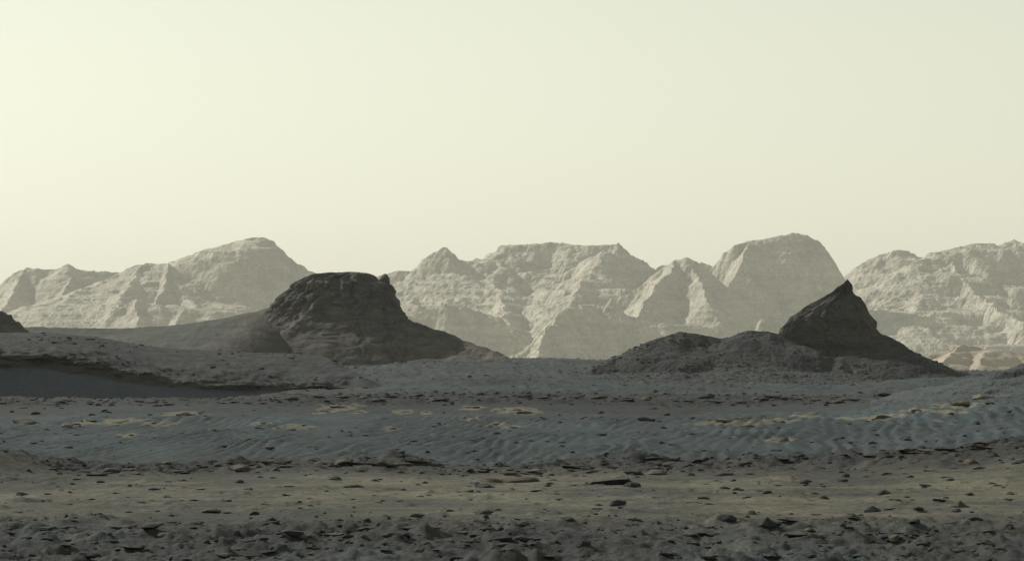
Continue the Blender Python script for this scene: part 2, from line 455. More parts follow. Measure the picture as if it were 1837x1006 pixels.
# ------------------------------------------------------------------ landforms built from ridge lines
def ridge_height(X, Y, ridges, warp, wscale, seed):
    wx = fbm(X / wscale, Y / wscale, 4, seed) * warp
    wy = fbm(X / wscale + 9, Y / wscale + 4, 4, seed + 5) * warp
    Xw, Yw = X + wx, Y + wy
    H = np.full(X.shape, -1e6)
    for ri, r in enumerate(ridges):
        P = np.array([pt(*p) for p in r['p']])
        al = 0.0
        for a, b in zip(P[:-1], P[1:]):
            ab = b[:2] - a[:2]; L2 = float(ab @ ab) + 1e-9; ln = math.sqrt(L2)
            t = np.clip(((Xw - a[0]) * ab[0] + (Yw - a[1]) * ab[1]) / L2, 0, 1)
            dist = np.hypot(Xw - (a[0] + t * ab[0]), Yw - (a[1] + t * ab[1]))
            s_al = al + t * ln; al += ln
            gl = r.get('gl', wscale)
            g = 1 + r.get('g', 0.25) * pn(s_al / gl + 13 * ri, dist / (gl * 3.0), seed + 31)
            dd = np.maximum(dist * g - r.get('w', 0), 0)
            dc = r.get('dc', 1e9)
            h = a[2] + t * (b[2] - a[2]) - (r['s'] * np.minimum(dd, dc) + r.get('s2', r['s']) * np.maximum(dd - dc, 0))
            H = np.maximum(H, h)
    return H

def landform(name, px0, px1, d0, d1, cols, rows, ridges, mat, warp, wscale, seed, rough, rscale, terr=0.0, tz=6.0,
             sink=2.0, rgain=0.56, smooth=False, parent=None, extra=None, **props):
    dm = 0.5 * (d0 + d1)
    us = np.linspace((px0 - CX) / F, (px1 - CX) / F, cols); dd = np.linspace(d0, d1, rows)
    DD, UU = np.meshgrid(dd, us, indexing='ij'); X = DD * UU; Y = DD
    H = ridge_height(X, Y, ridges, warp, wscale, seed)
    q = ridged(X / rscale, Y / rscale, 6, seed + 71, rgain) - 0.74
    f = fbm(X / (rscale * 2.2), Y / (rscale * 2.2), 5, seed + 91)
    H = H + rough * (0.92 * q + 0.7 * f)
    if terr:
        zz = H / tz + 0.35 * f
        H = H + terr * tz * (0.16 * np.sin(2 * np.pi * zz) + 0.1 * np.sin(2 * np.pi * zz * 2.37 + 1.0))
    if extra is not None: H = H + extra(X, Y, H)
    G = gz_at(X, Y)
    V = np.stack([X, Y, H], -1).reshape(-1, 3)
    Q = grid_quads(rows, cols)
    above = (H > G - sink).ravel()
    Q = Q[above[Q].any(1)]
    V, Q, _ = compact(V, Q)
    return link(name, mesh_from(name, V, Q, mat, smooth), parent, **props)

ST = 'structure'
def rg(pts, s, d=None, **k):
    return dict(p=[(p[0], p[1], p[2] if len(p) > 2 else d) for p in pts], s=s, **k)

# far mountains ------------------------------------------------------------
def mountain(label, px0, px1, d0, d1, ridges, seed, rough=5.0, warp=9, wscale=55, rscale=38, terr=0.28, mat=M_MOUNT, name='mountain', step=1.7, tz=9.0):
    cols = int((px1 - px0) / F * 0.5 * (d0 + d1) / (step * 1.12)); rows = int((d1 - d0) / (step * 1.6))
    return landform(name, px0, px1, d0, d1, cols, rows, ridges, mat, warp, wscale, seed, rough, rscale, terr, tz,
                    sink=4.0, rgain=0.59, kind=ST, label=label, category='mountain')

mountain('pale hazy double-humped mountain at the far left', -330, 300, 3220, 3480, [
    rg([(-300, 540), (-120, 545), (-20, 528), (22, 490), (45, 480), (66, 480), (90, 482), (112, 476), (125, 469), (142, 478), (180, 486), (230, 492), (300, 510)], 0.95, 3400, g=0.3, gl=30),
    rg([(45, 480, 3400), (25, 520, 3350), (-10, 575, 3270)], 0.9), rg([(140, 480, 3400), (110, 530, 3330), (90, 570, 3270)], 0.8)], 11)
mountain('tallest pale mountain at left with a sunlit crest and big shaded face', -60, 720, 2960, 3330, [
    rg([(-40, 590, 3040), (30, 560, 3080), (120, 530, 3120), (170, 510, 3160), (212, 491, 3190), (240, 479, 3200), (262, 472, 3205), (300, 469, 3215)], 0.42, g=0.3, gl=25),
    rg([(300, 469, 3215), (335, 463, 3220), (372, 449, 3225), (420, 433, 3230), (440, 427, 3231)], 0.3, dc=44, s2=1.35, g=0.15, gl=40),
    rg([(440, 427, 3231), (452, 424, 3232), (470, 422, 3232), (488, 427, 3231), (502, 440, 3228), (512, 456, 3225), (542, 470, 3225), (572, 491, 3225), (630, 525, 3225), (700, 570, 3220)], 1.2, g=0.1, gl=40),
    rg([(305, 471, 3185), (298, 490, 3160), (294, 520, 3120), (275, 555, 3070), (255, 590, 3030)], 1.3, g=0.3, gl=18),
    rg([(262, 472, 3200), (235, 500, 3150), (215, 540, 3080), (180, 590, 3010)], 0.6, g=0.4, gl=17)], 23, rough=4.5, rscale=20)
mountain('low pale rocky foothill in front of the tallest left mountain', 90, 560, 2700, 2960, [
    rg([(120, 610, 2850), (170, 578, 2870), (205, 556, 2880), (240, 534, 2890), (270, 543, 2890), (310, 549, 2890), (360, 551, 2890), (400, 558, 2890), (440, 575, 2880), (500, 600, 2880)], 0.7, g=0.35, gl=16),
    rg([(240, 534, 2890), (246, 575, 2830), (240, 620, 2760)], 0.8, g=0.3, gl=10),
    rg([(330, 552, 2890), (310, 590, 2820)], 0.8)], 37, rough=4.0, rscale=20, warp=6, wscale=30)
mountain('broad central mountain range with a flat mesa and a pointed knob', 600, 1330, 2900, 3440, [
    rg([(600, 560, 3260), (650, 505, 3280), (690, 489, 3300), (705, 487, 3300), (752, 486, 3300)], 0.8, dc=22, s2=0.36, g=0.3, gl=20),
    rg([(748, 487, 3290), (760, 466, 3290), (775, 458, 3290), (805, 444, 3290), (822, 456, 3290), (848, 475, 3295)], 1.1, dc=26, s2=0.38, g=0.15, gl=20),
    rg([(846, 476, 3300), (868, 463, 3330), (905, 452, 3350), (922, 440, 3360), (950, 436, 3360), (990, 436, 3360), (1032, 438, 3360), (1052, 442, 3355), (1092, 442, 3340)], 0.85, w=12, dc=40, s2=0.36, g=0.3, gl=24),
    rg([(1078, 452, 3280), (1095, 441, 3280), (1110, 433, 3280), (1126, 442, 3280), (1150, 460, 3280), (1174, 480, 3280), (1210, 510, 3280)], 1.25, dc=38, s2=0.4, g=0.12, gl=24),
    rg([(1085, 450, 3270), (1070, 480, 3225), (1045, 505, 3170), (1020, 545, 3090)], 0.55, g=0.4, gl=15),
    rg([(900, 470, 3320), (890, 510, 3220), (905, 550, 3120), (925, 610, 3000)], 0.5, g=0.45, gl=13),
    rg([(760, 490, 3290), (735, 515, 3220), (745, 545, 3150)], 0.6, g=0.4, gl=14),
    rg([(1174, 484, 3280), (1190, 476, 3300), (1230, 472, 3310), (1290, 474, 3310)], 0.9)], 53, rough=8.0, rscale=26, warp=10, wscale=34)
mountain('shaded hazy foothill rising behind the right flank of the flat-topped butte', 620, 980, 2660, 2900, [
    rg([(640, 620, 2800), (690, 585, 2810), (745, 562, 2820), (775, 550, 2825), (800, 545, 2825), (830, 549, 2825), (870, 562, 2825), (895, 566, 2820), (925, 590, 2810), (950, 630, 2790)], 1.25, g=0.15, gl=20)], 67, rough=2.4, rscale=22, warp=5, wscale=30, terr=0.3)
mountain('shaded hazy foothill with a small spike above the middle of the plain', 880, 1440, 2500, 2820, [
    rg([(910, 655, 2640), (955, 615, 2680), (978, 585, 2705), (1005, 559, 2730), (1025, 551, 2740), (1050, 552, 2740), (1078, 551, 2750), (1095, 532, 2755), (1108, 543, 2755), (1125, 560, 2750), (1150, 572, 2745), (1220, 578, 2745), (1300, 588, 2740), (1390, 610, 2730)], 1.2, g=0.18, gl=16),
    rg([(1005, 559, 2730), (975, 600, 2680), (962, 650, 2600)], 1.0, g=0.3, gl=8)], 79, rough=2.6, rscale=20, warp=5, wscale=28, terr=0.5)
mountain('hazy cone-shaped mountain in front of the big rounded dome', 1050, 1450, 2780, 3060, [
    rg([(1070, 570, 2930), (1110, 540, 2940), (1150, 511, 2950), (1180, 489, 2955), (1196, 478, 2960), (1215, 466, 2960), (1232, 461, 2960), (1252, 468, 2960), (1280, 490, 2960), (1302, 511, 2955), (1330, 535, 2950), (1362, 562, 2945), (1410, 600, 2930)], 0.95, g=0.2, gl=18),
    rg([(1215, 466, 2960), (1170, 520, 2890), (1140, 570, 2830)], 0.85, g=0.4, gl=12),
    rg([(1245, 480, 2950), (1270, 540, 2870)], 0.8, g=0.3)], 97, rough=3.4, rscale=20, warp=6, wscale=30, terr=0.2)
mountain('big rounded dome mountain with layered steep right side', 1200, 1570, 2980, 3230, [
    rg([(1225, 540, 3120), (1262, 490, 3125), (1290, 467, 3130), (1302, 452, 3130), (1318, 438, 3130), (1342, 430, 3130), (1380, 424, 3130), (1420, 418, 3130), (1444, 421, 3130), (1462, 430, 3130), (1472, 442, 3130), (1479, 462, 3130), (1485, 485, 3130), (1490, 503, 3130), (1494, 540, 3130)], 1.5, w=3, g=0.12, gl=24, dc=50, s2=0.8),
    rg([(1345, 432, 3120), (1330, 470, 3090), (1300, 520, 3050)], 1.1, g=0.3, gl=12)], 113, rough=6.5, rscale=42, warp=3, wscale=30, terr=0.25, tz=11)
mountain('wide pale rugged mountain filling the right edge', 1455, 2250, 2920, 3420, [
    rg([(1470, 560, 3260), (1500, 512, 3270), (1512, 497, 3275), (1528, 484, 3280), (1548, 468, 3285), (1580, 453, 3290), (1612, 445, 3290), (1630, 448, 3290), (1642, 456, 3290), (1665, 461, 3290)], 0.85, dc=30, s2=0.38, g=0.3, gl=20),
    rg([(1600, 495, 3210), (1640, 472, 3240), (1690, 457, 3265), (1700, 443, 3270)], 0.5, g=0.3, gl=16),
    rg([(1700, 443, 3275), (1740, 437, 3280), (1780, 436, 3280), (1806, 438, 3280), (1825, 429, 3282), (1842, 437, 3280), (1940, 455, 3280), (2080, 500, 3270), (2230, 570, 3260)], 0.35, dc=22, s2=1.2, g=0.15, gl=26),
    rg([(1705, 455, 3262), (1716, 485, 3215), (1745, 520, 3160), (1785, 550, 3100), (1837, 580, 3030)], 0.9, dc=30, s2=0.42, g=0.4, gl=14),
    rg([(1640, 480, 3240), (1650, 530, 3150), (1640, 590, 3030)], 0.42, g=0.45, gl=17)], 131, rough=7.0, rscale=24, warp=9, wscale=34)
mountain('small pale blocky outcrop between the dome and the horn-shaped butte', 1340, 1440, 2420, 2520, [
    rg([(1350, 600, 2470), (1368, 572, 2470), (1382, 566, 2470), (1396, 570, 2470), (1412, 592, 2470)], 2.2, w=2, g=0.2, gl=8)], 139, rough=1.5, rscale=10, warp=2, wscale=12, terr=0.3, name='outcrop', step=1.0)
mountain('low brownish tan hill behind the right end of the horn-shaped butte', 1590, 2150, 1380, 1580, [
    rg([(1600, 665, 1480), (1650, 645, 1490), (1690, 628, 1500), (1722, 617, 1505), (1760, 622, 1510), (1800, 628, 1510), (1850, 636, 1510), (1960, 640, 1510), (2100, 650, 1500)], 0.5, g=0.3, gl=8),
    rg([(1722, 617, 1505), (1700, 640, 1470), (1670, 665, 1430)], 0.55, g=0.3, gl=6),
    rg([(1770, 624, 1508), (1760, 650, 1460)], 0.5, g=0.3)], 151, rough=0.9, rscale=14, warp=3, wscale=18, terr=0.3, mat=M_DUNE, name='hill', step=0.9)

# buttes -------------------------------------------------------------------
def butte_shell(name, levels, d0, ratio, nth, nz_, seed, mat, parent, ex=0.8, a_str=0.28, a_crk=0.35, a_n=0.22, strw=1.1, lean=0.0, apron=0.0):
    """A cliff built level by level: photo row, left edge, right edge; a rounded plan and worn strata."""
    lv = np.array(levels, float)
    t = np.linspace(0, 1, nz_)
    acc = np.concatenate([[0], np.cumsum(np.hypot(np.diff(lv[:, 0]), 0.25 * np.abs(np.diff(lv[:, 2] - lv[:, 1]))))]); acc /= acc[-1]
    L3 = pchip(acc, lv, t)
    th = np.linspace(0, 2 * np.pi, nth, endpoint=False)
    k = d0 / F
    z = EYE - (L3[:, 0] - HY) * k
    xl = (L3[:, 1] - CX) * k; xr = (L3[:, 2] - CX) * k
    cx = (xl + xr) / 2; hw = (xr - xl) / 2
    Rm = hw.max()
    c, s = np.cos(th), np.sin(th)
    ux = np.sign(c) * np.abs(c) ** ex; uy = np.sign(s) * np.abs(s) ** ex
    ZZ = z[:, None] + 0 * th[None]
    arc = (th[None] + 0 * ZZ) * Rm * 0.8
    strat = pn(ZZ / strw + 0.15 * pn(arc / 6, ZZ / 3, seed), arc / 9.0, seed + 1) + 0.6 * pn(ZZ / (strw * 0.36), arc / 7.0, seed + 2)
    strat = 0.55 * np.tanh(3 * strat) + 0.45 * strat
    crk = np.clip(np.abs(pn(arc / 4.6 + 0.3 * pn(arc, ZZ, seed + 8), ZZ / 9.0, seed + 3)) * 7, 0, 1) - 1
    f = 0.9 * fbm(arc / 6.0 + 3, ZZ / 14.0, 3, seed + 24) + fbm(arc / 2.6, ZZ / 2.0, 7, seed + 4, 0.6) + 0.5 * (ridged(arc / 1.4, ZZ / 0.9, 4, seed + 14) - 0.72)
    fade = sstep(0.0, 0.08, t)[:, None]
    low = 1 - 0.6 * sstep(0.55, 0.95, t)[:, None]
    disp = fade * low * (a_str * strat + a_crk * crk + a_n * 2 * f)
    hd = hw * (ratio + apron * sstep(0.35, 1.0, t) ** 1.3)
    X = cx[:, None] + (hw[:, None] + disp) * ux[None]
    Y = d0 + lean * (z[:, None] - z[-1]) + (hd[:, None] + disp) * uy[None]
    ZZ = ZZ + 0.10 * fbm(X / 1.3, Y / 1.3, 4, seed + 6) + 0.3 * fbm(X / 3.5, Y / 3.5, 3, seed + 7)
    V = np.stack([X, Y, ZZ], -1).reshape(-1, 3)
    i = np.arange(nz_ * nth, dtype=np.int32).reshape(nz_, nth)
    j = np.roll(i, -1, axis=1)
    Q = np.stack([i[:-1], i[1:], j[1:], j[:-1]], -1).reshape(-1, 4)
    top = np.array([[cx[0], d0 + lean * (z[0] - z[-1]), z[0] + 0.02]])
    V = np.concatenate([V, top]); ti = len(V) - 1
    me_q = Q
    capq = np.stack([i[0], j[0], np.full(nth, ti), np.full(nth, ti)], -1)[:, :3]
    me = bpy.data.meshes.new(name)
    faces = np.concatenate([me_q.ravel(), capq.ravel()]).astype(np.int32)
    starts = np.concatenate([np.arange(0, len(me_q) * 4, 4), len(me_q) * 4 + np.arange(0, nth * 3, 3)]).astype(np.int32)
    me.vertices.add(len(V)); me.vertices.foreach_set('co', V.astype(np.float32).ravel())
    me.loops.add(len(faces)); me.loops.foreach_set('vertex_index', faces)
    me.polygons.add(len(starts)); me.polygons.foreach_set('loop_start', starts)
    me.update(calc_edges=True); me.polygons.foreach_set('use_smooth', np.ones(len(starts), bool))
    me.materials.append(mat); me.validate()
    return link(name, me, parent)

def root(name, loc, **props):
    o = bpy.data.objects.new(name, None); o.location = (0, 0, 0); COL.objects.link(o)
    for k, v in props.items(): o[k] = v
    return o

bA = root('butte', None, kind=ST, label='dark flat-topped butte with cracked cliff left of centre', category='butte')
butte_shell('cliff', [
    (487.8, 622, 648), (488.8, 602, 658), (490.5, 586, 664), (493, 568, 670), (496, 553, 673), (501, 541, 677), (506, 530, 686), (511, 524, 699),
    (520, 517, 704), (530, 506, 708), (540, 496, 714), (550, 487, 719), (560, 479, 724), (570, 469, 729), (582, 456, 735),
    (600, 440, 745), (630, 418, 760), (668, 398, 775)], 400, 0.62, 440, 210, 211, M_BUTTE, bA, a_str=0.13, a_crk=0.55, a_n=0.42, strw=1.5, apron=0.5)
landform('talus_slope', 640, 960, 360, 425, 330, 190, [
    rg([(700, 556, 402), (728, 570, 400), (760, 583, 398), (800, 597, 395), (850, 616, 390), (890, 632, 386), (915, 645, 383), (935, 652, 381)], 0.55, w=0.3, g=0.2, gl=3)],
    M_BUTTE, 0.7, 5, 223, 0.5, 4.0, 0.15, 1.2, sink=0.5, parent=bA)
landform('sand_ramp', -420, 620, 330, 440, 600, 150, [
    rg([(-420, 590, 408), (0, 590, 408), (60, 586, 408), (150, 588, 408), (215, 589, 408), (330, 582, 406), (380, 575, 404), (420, 567, 402), (455, 559, 401), (484, 551, 402)], 0.19, w=0.4, g=0.1, gl=8)],
    M_RAMP, 1.0, 14, 227, 0.4, 3.0, 0.0, 1, sink=0.5, parent=bA, smooth=True,
    extra=lambda X, Y, H: -0.075 * np.maximum(0, X - (478 - 3.2 * (401 - Y) - CX) / F * Y) ** 2)

bB = root('butte', None, kind=ST, label='dark horn-shaped pointed butte on a rubbly hill at right', category='butte')
butte_shell('horn', [
    (501.5, 1519, 1521), (505, 1516, 1523), (510, 1511, 1526), (516, 1504, 1528.5), (524, 1494, 1532), (532, 1479, 1536), (540, 1462, 1541), (548, 1445, 1546),
    (556, 1433, 1551), (563, 1423, 1556), (569, 1414, 1562), (575, 1410, 1567), (582, 1407, 1569), (590, 1403, 1572), (598, 1399, 1580),
    (608, 1404, 1597), (620, 1412, 1618), (634, 1425, 1637), (648, 1440, 1650), (668, 1465, 1668)], 300, 0.42, 400, 190, 307, M_HORN, bB, ex=0.9, a_str=0.07, a_crk=0.3, a_n=0.27, strw=0.9, apron=-0.28)
HILL_R = landform('rubble_slope', 900, 1860, 250, 330, 820, 240, [
    rg([(1000, 690, 290), (1060, 662, 292), (1085, 651, 294), (1115, 640, 296), (1140, 625, 297), (1165, 612, 298), (1200, 600, 299), (1222, 594, 300), (1245, 597, 300), (1270, 602, 300), (1290, 607, 300), (1312, 604, 300), (1340, 593, 300), (1372, 593, 300), (1400, 599, 300), (1450, 606, 300), (1520, 612, 300), (1580, 612, 299), (1612, 622, 298), (1640, 642, 297), (1660, 658, 296), (1700, 663, 296), (1770, 673, 296), (1850, 680, 296)], 0.44, g=0.25, gl=3, dc=9.5, s2=0.13)],
    M_HILL, 0.8, 4, 317, 0.38, 2.4, 0.05, 0.9, sink=0.4, parent=bB)

landform('butte', -330, 80, 280, 335, 300, 160, [
    rg([(-300, 520, 312), (-120, 500, 312), (-40, 528, 311), (0, 556, 310), (14, 565, 310), (26, 577, 309), (44, 592, 308), (60, 600, 307)], 1.1, w=0.4, g=0.25, gl=2, dc=4, s2=0.4)],
    M_BUTTE, 0.5, 4, 331, 0.45, 3.0, 0.6, 0.9, sink=0.5, kind=ST, label='dark rocky butte shoulder cut by the left edge', category='butte')

# the near hill at left: lofted from measured profiles
def loft(name, pxs, rows_, cols, per, mat, seed, rough, rscale, sink=0.4, bandfn=None, **props):
    """rows_: list of (list of photo rows, list of distances) from back to front, one value per column in pxs."""
    pxs = np.array(pxs, float); us = np.linspace(pxs[0], pxs[-1], cols)
    ctl = []
    for ys, dd in rows_:
        ctl.append(np.stack([pchip(pxs, np.array(ys, float)[:, None], us)[:, 0], pchip(pxs, np.array(dd, float)[:, None], us)[:, 0]], -1))
    ctl = np.array(ctl)                                       # (nrow, cols, 2)
    tq = np.concatenate([np.linspace(i, i + 1, per[i], endpoint=False) for i in range(len(per))] + [[len(per)]])
    arr = pchip(np.arange(len(rows_)), ctl.reshape(len(rows_), -1), tq).reshape(len(tq), cols, 2)
    Dd = arr[..., 1]; X = (us[None] - CX) / F * Dd; Zz = EYE - (arr[..., 0] - HY) / F * Dd
    T = tq[:, None] + 0 * X
    amp = rough * (bandfn(T) if bandfn else 1.0)
    n1 = fbm(X / rscale, Dd / (rscale * 1.6), 6, seed, 0.58); n2 = ridged(X / (rscale * 0.6), Dd / rscale, 4, seed + 3) - 0.72
    Zz = Zz + amp * (0.8 * n1 + 0.9 * n2)
    Dd = Dd + amp * 2.5 * fbm(X / (rscale * 1.3), Zz / 0.7, 5, seed + 9)
    V = np.stack([X, Dd, Zz], -1).reshape(-1, 3); Q = grid_quads(len(tq), cols)[:, ::-1]
    tcol = np.stack([T, T, T, np.ones_like(T)], -1).reshape(-1, 4)
    return link(name, mesh_from(name, V, Q, mat, True, {'bed': ('FLOAT_COLOR', tcol)}), None, **props)

def mat_nearhill():
    m, nt, b = new_mat('near_hill_soil'); n = N(nt)
    t, _, _, _ = n.attr('bed'); v = n.coord()
    n1 = n.noise(v, 0.5, 6, 0.62); n2 = n.noise(v, 4.0, 6, 0.66)
    tt_ = n.math('ADD', t, n.math('MULTIPLY', n.math('SUBTRACT', n1, 0.5), 0.5))
    rock = n.mix(n.ramp(n2, [(0.35, 0), (0.6, 1)]), (0.07, 0.065, 0.056), (0.042, 0.042, 0.042))
    sand = n.mix(n.ramp(n1, [(0.3, 0), (0.7, 1)]), (0.078, 0.088, 0.104), (0.066, 0.075, 0.09))
    top = n.mix(n.ramp(n1, [(0.42, 0), (0.58, 1)]), (0.038, 0.042, 0.042), (0.024, 0.026, 0.028))
    d4 = n.math('DIVIDE', tt_, 5.0)
    c = n.mix(n.ramp(d4, [(0.36, 0), (0.41, 1)]), top, rock)
    c = n.mix(n.ramp(d4, [(0.60, 0), (0.64, 1)]), c, sand)
    c = n.mix(1.0, c, n.ramp(n2, [(0.25, 0.8), (0.75, 1.2)]), 'MULTIPLY')
    n.L(c, b.inputs['Base Color'])
    n.bump(n2, 0.5, 0.05, b)
    return m

HP = [-500, 0, 80, 150, 220, 300, 400, 480, 570, 620, 660, 700, 740]
HT = np.array([150, 160, 161, 162, 164, 166, 169, 171, 174, 174, 172, 170, 168], float)       # distance of the scarp's edge
HC = HT + np.array([34, 33, 32, 31, 30, 29, 27, 25, 22, 9, 5, 3, 2])
HS = np.array([1, 1, 1, 1, 1, 1, 1, 1, 1, .8, .6, .4, .3])
HILL_L = loft('hill', HP, [
    ([612, 622, 623, 627, 636, 643, 648, 652, 660, 682, 698, 712, 722], HC + 35),
    ([586, 597, 598, 603, 613, 624, 630, 633, 637, 659, 680, 699, 712], HC),
    ([628, 631, 634, 645, 666, 678, 684, 688, 690, 694, 699, 706, 716], HT),
    ([652, 655, 658, 668, 683, 692, 698, 702, 704, 704, 706, 710, 718], HT - 0.5 * HS),
    ([700, 702, 702, 706, 710, 712, 714, 715, 715, 715, 715, 716, 722], HT - 2.0 * HS),
    ([745, 745, 745, 745, 745, 745, 745, 745, 745, 745, 740, 735, 732], HT - 3.9 * HS)],
    470, [16, 66, 36, 36, 14], mat_nearhill(), 401, 0.34, 2.4,
    bandfn=lambda T: 0.12 + 0.7 * np.exp(-((T - 1.75) / 0.75) ** 2) + 1.5 * np.exp(-((T - 2.5) / 0.5) ** 2),
    kind=ST, label='low dark hill with a rocky scarp and smooth sand below it at left', category='hill')

landform('hill', 1560, 2300, 96, 134, 520, 190, [
    rg([(1680, 736, 112), (1725, 712, 113), (1755, 692, 114), (1778, 678, 115), (1805, 666, 115), (1837, 655, 116), (1900, 640, 117), (2050, 615, 118), (2280, 600, 118)], 0.5, w=0.3, g=0.3, gl=1.2, dc=0.8, s2=0.2)],
    M_BLUEROCK, 0.3, 2, 431, 0.16, 1.0, 0.2, 0.35, sink=0.15, kind=ST, label='dark rocky mound rising at the right edge above pale patches', category='hill')

# ------------------------------------------------------------------ rocks
import bmesh
def rock_mesh(name, kind, seed, sub=4):
    """Wind-cut rock: a ball clipped by planes, roughened, 1 m wide, base at z = 0 with its foot buried."""
    rnd = random.Random(seed)
    bm = bmesh.new(); bmesh.ops.create_icosphere(bm, subdivisions=sub, radius=0.5)
    planes = []
    for k in range(16 if kind != 'round' else 11):
        n = Vector((rnd.gauss(0, 1), rnd.gauss(0, 1), rnd.gauss(0, 0.7))).normalized()
        planes.append((n, rnd.uniform(0.26, 0.44)))
    if kind == 'wedge':
        planes = [(Vector((-0.5, rnd.uniform(-.1, .1), 0.86)).normalized(), 0.05), (Vector((0.95, -0.1, 0.25)).normalized(), 0.36), (Vector((0, -0.9, -0.4)).normalized(), 0.3)] + planes[:7]
    if kind == 'pyramid':
        planes = [(Vector((math.cos(a), math.sin(a), 0.75)).normalized(), 0.2) for a in (0.3, 1.9, 3.4, 4.9)] + planes[:5]
    off = Vector((rnd.uniform(0, 99), rnd.uniform(0, 99), 0))
    zs = dict(round=0.42, slab=0.25, wedge=0.4, pyramid=0.5, plate=0.13)[kind]
    for v in bm.verts:
        c = v.co.copy()
        for n, o in planes:
            t = c.dot(n) - o
            if t > 0: c -= n * t
        if kind in ('round', 'pyramid'):
            tp = 1 - 0.55 * max(0.0, c.z + 0.1); c.x *= tp; c.y *= tp
        nz = mnoise.fractal(c * 3.2 + off, 0.9, 2.1, 4)
        c += c.normalized() * nz * 0.055
        c.z *= zs / 0.75 if kind not in ('slab', 'plate') else zs / 0.8
        if kind in ('slab', 'plate'):
            c.z += 0.02 * mnoise.noise(Vector((c.x * 2.5, c.y * 2.5, c.z * 22)) + off)
        c.y *= rnd.uniform(1, 1) * 0.85
        v.co = c
    xs = [v.co.x for v in bm.verts]; zz = [v.co.z for v in bm.verts]
    w = max(xs) - min(xs); z0 = min(zz); hgt = max(zz) - z0
    mx = (max(xs) + min(xs)) / 2
    for v in bm.verts:
        v.co.x = (v.co.x - mx) / w; v.co.y /= w; v.co.z = (v.co.z - z0 - 0.42 * hgt) / w
    for f in bm.faces: f.smooth = True
    me = bpy.data.meshes.new(name); bm.to_mesh(me); bm.free()
    return me

VAR = {}
def rock_var(kind, mat, k):
    key = (kind, mat.name, k)
    if key not in VAR:
        me = rock_mesh('rock_' + kind, kind, hash((kind, k)) % 100000 if False else 1000 * sum(map(ord, kind)) + k)
        me.materials.append(mat); VAR[key] = me
    return VAR[key]

MATS = dict(d=M_ROCK, b=M_ROCKB, t=M_TANROCK, g=M_PALEROCK)
CNAME = dict(d='dark', b='brown', t='tan', g='pale grey')
KNAME = dict(r=('round', 'rounded boulder'), s=('slab', 'low rock'), w=('wedge', 'wedge-shaped slab'), p=('pyramid', 'pointed rock'), l=('plate', 'thin slab'))
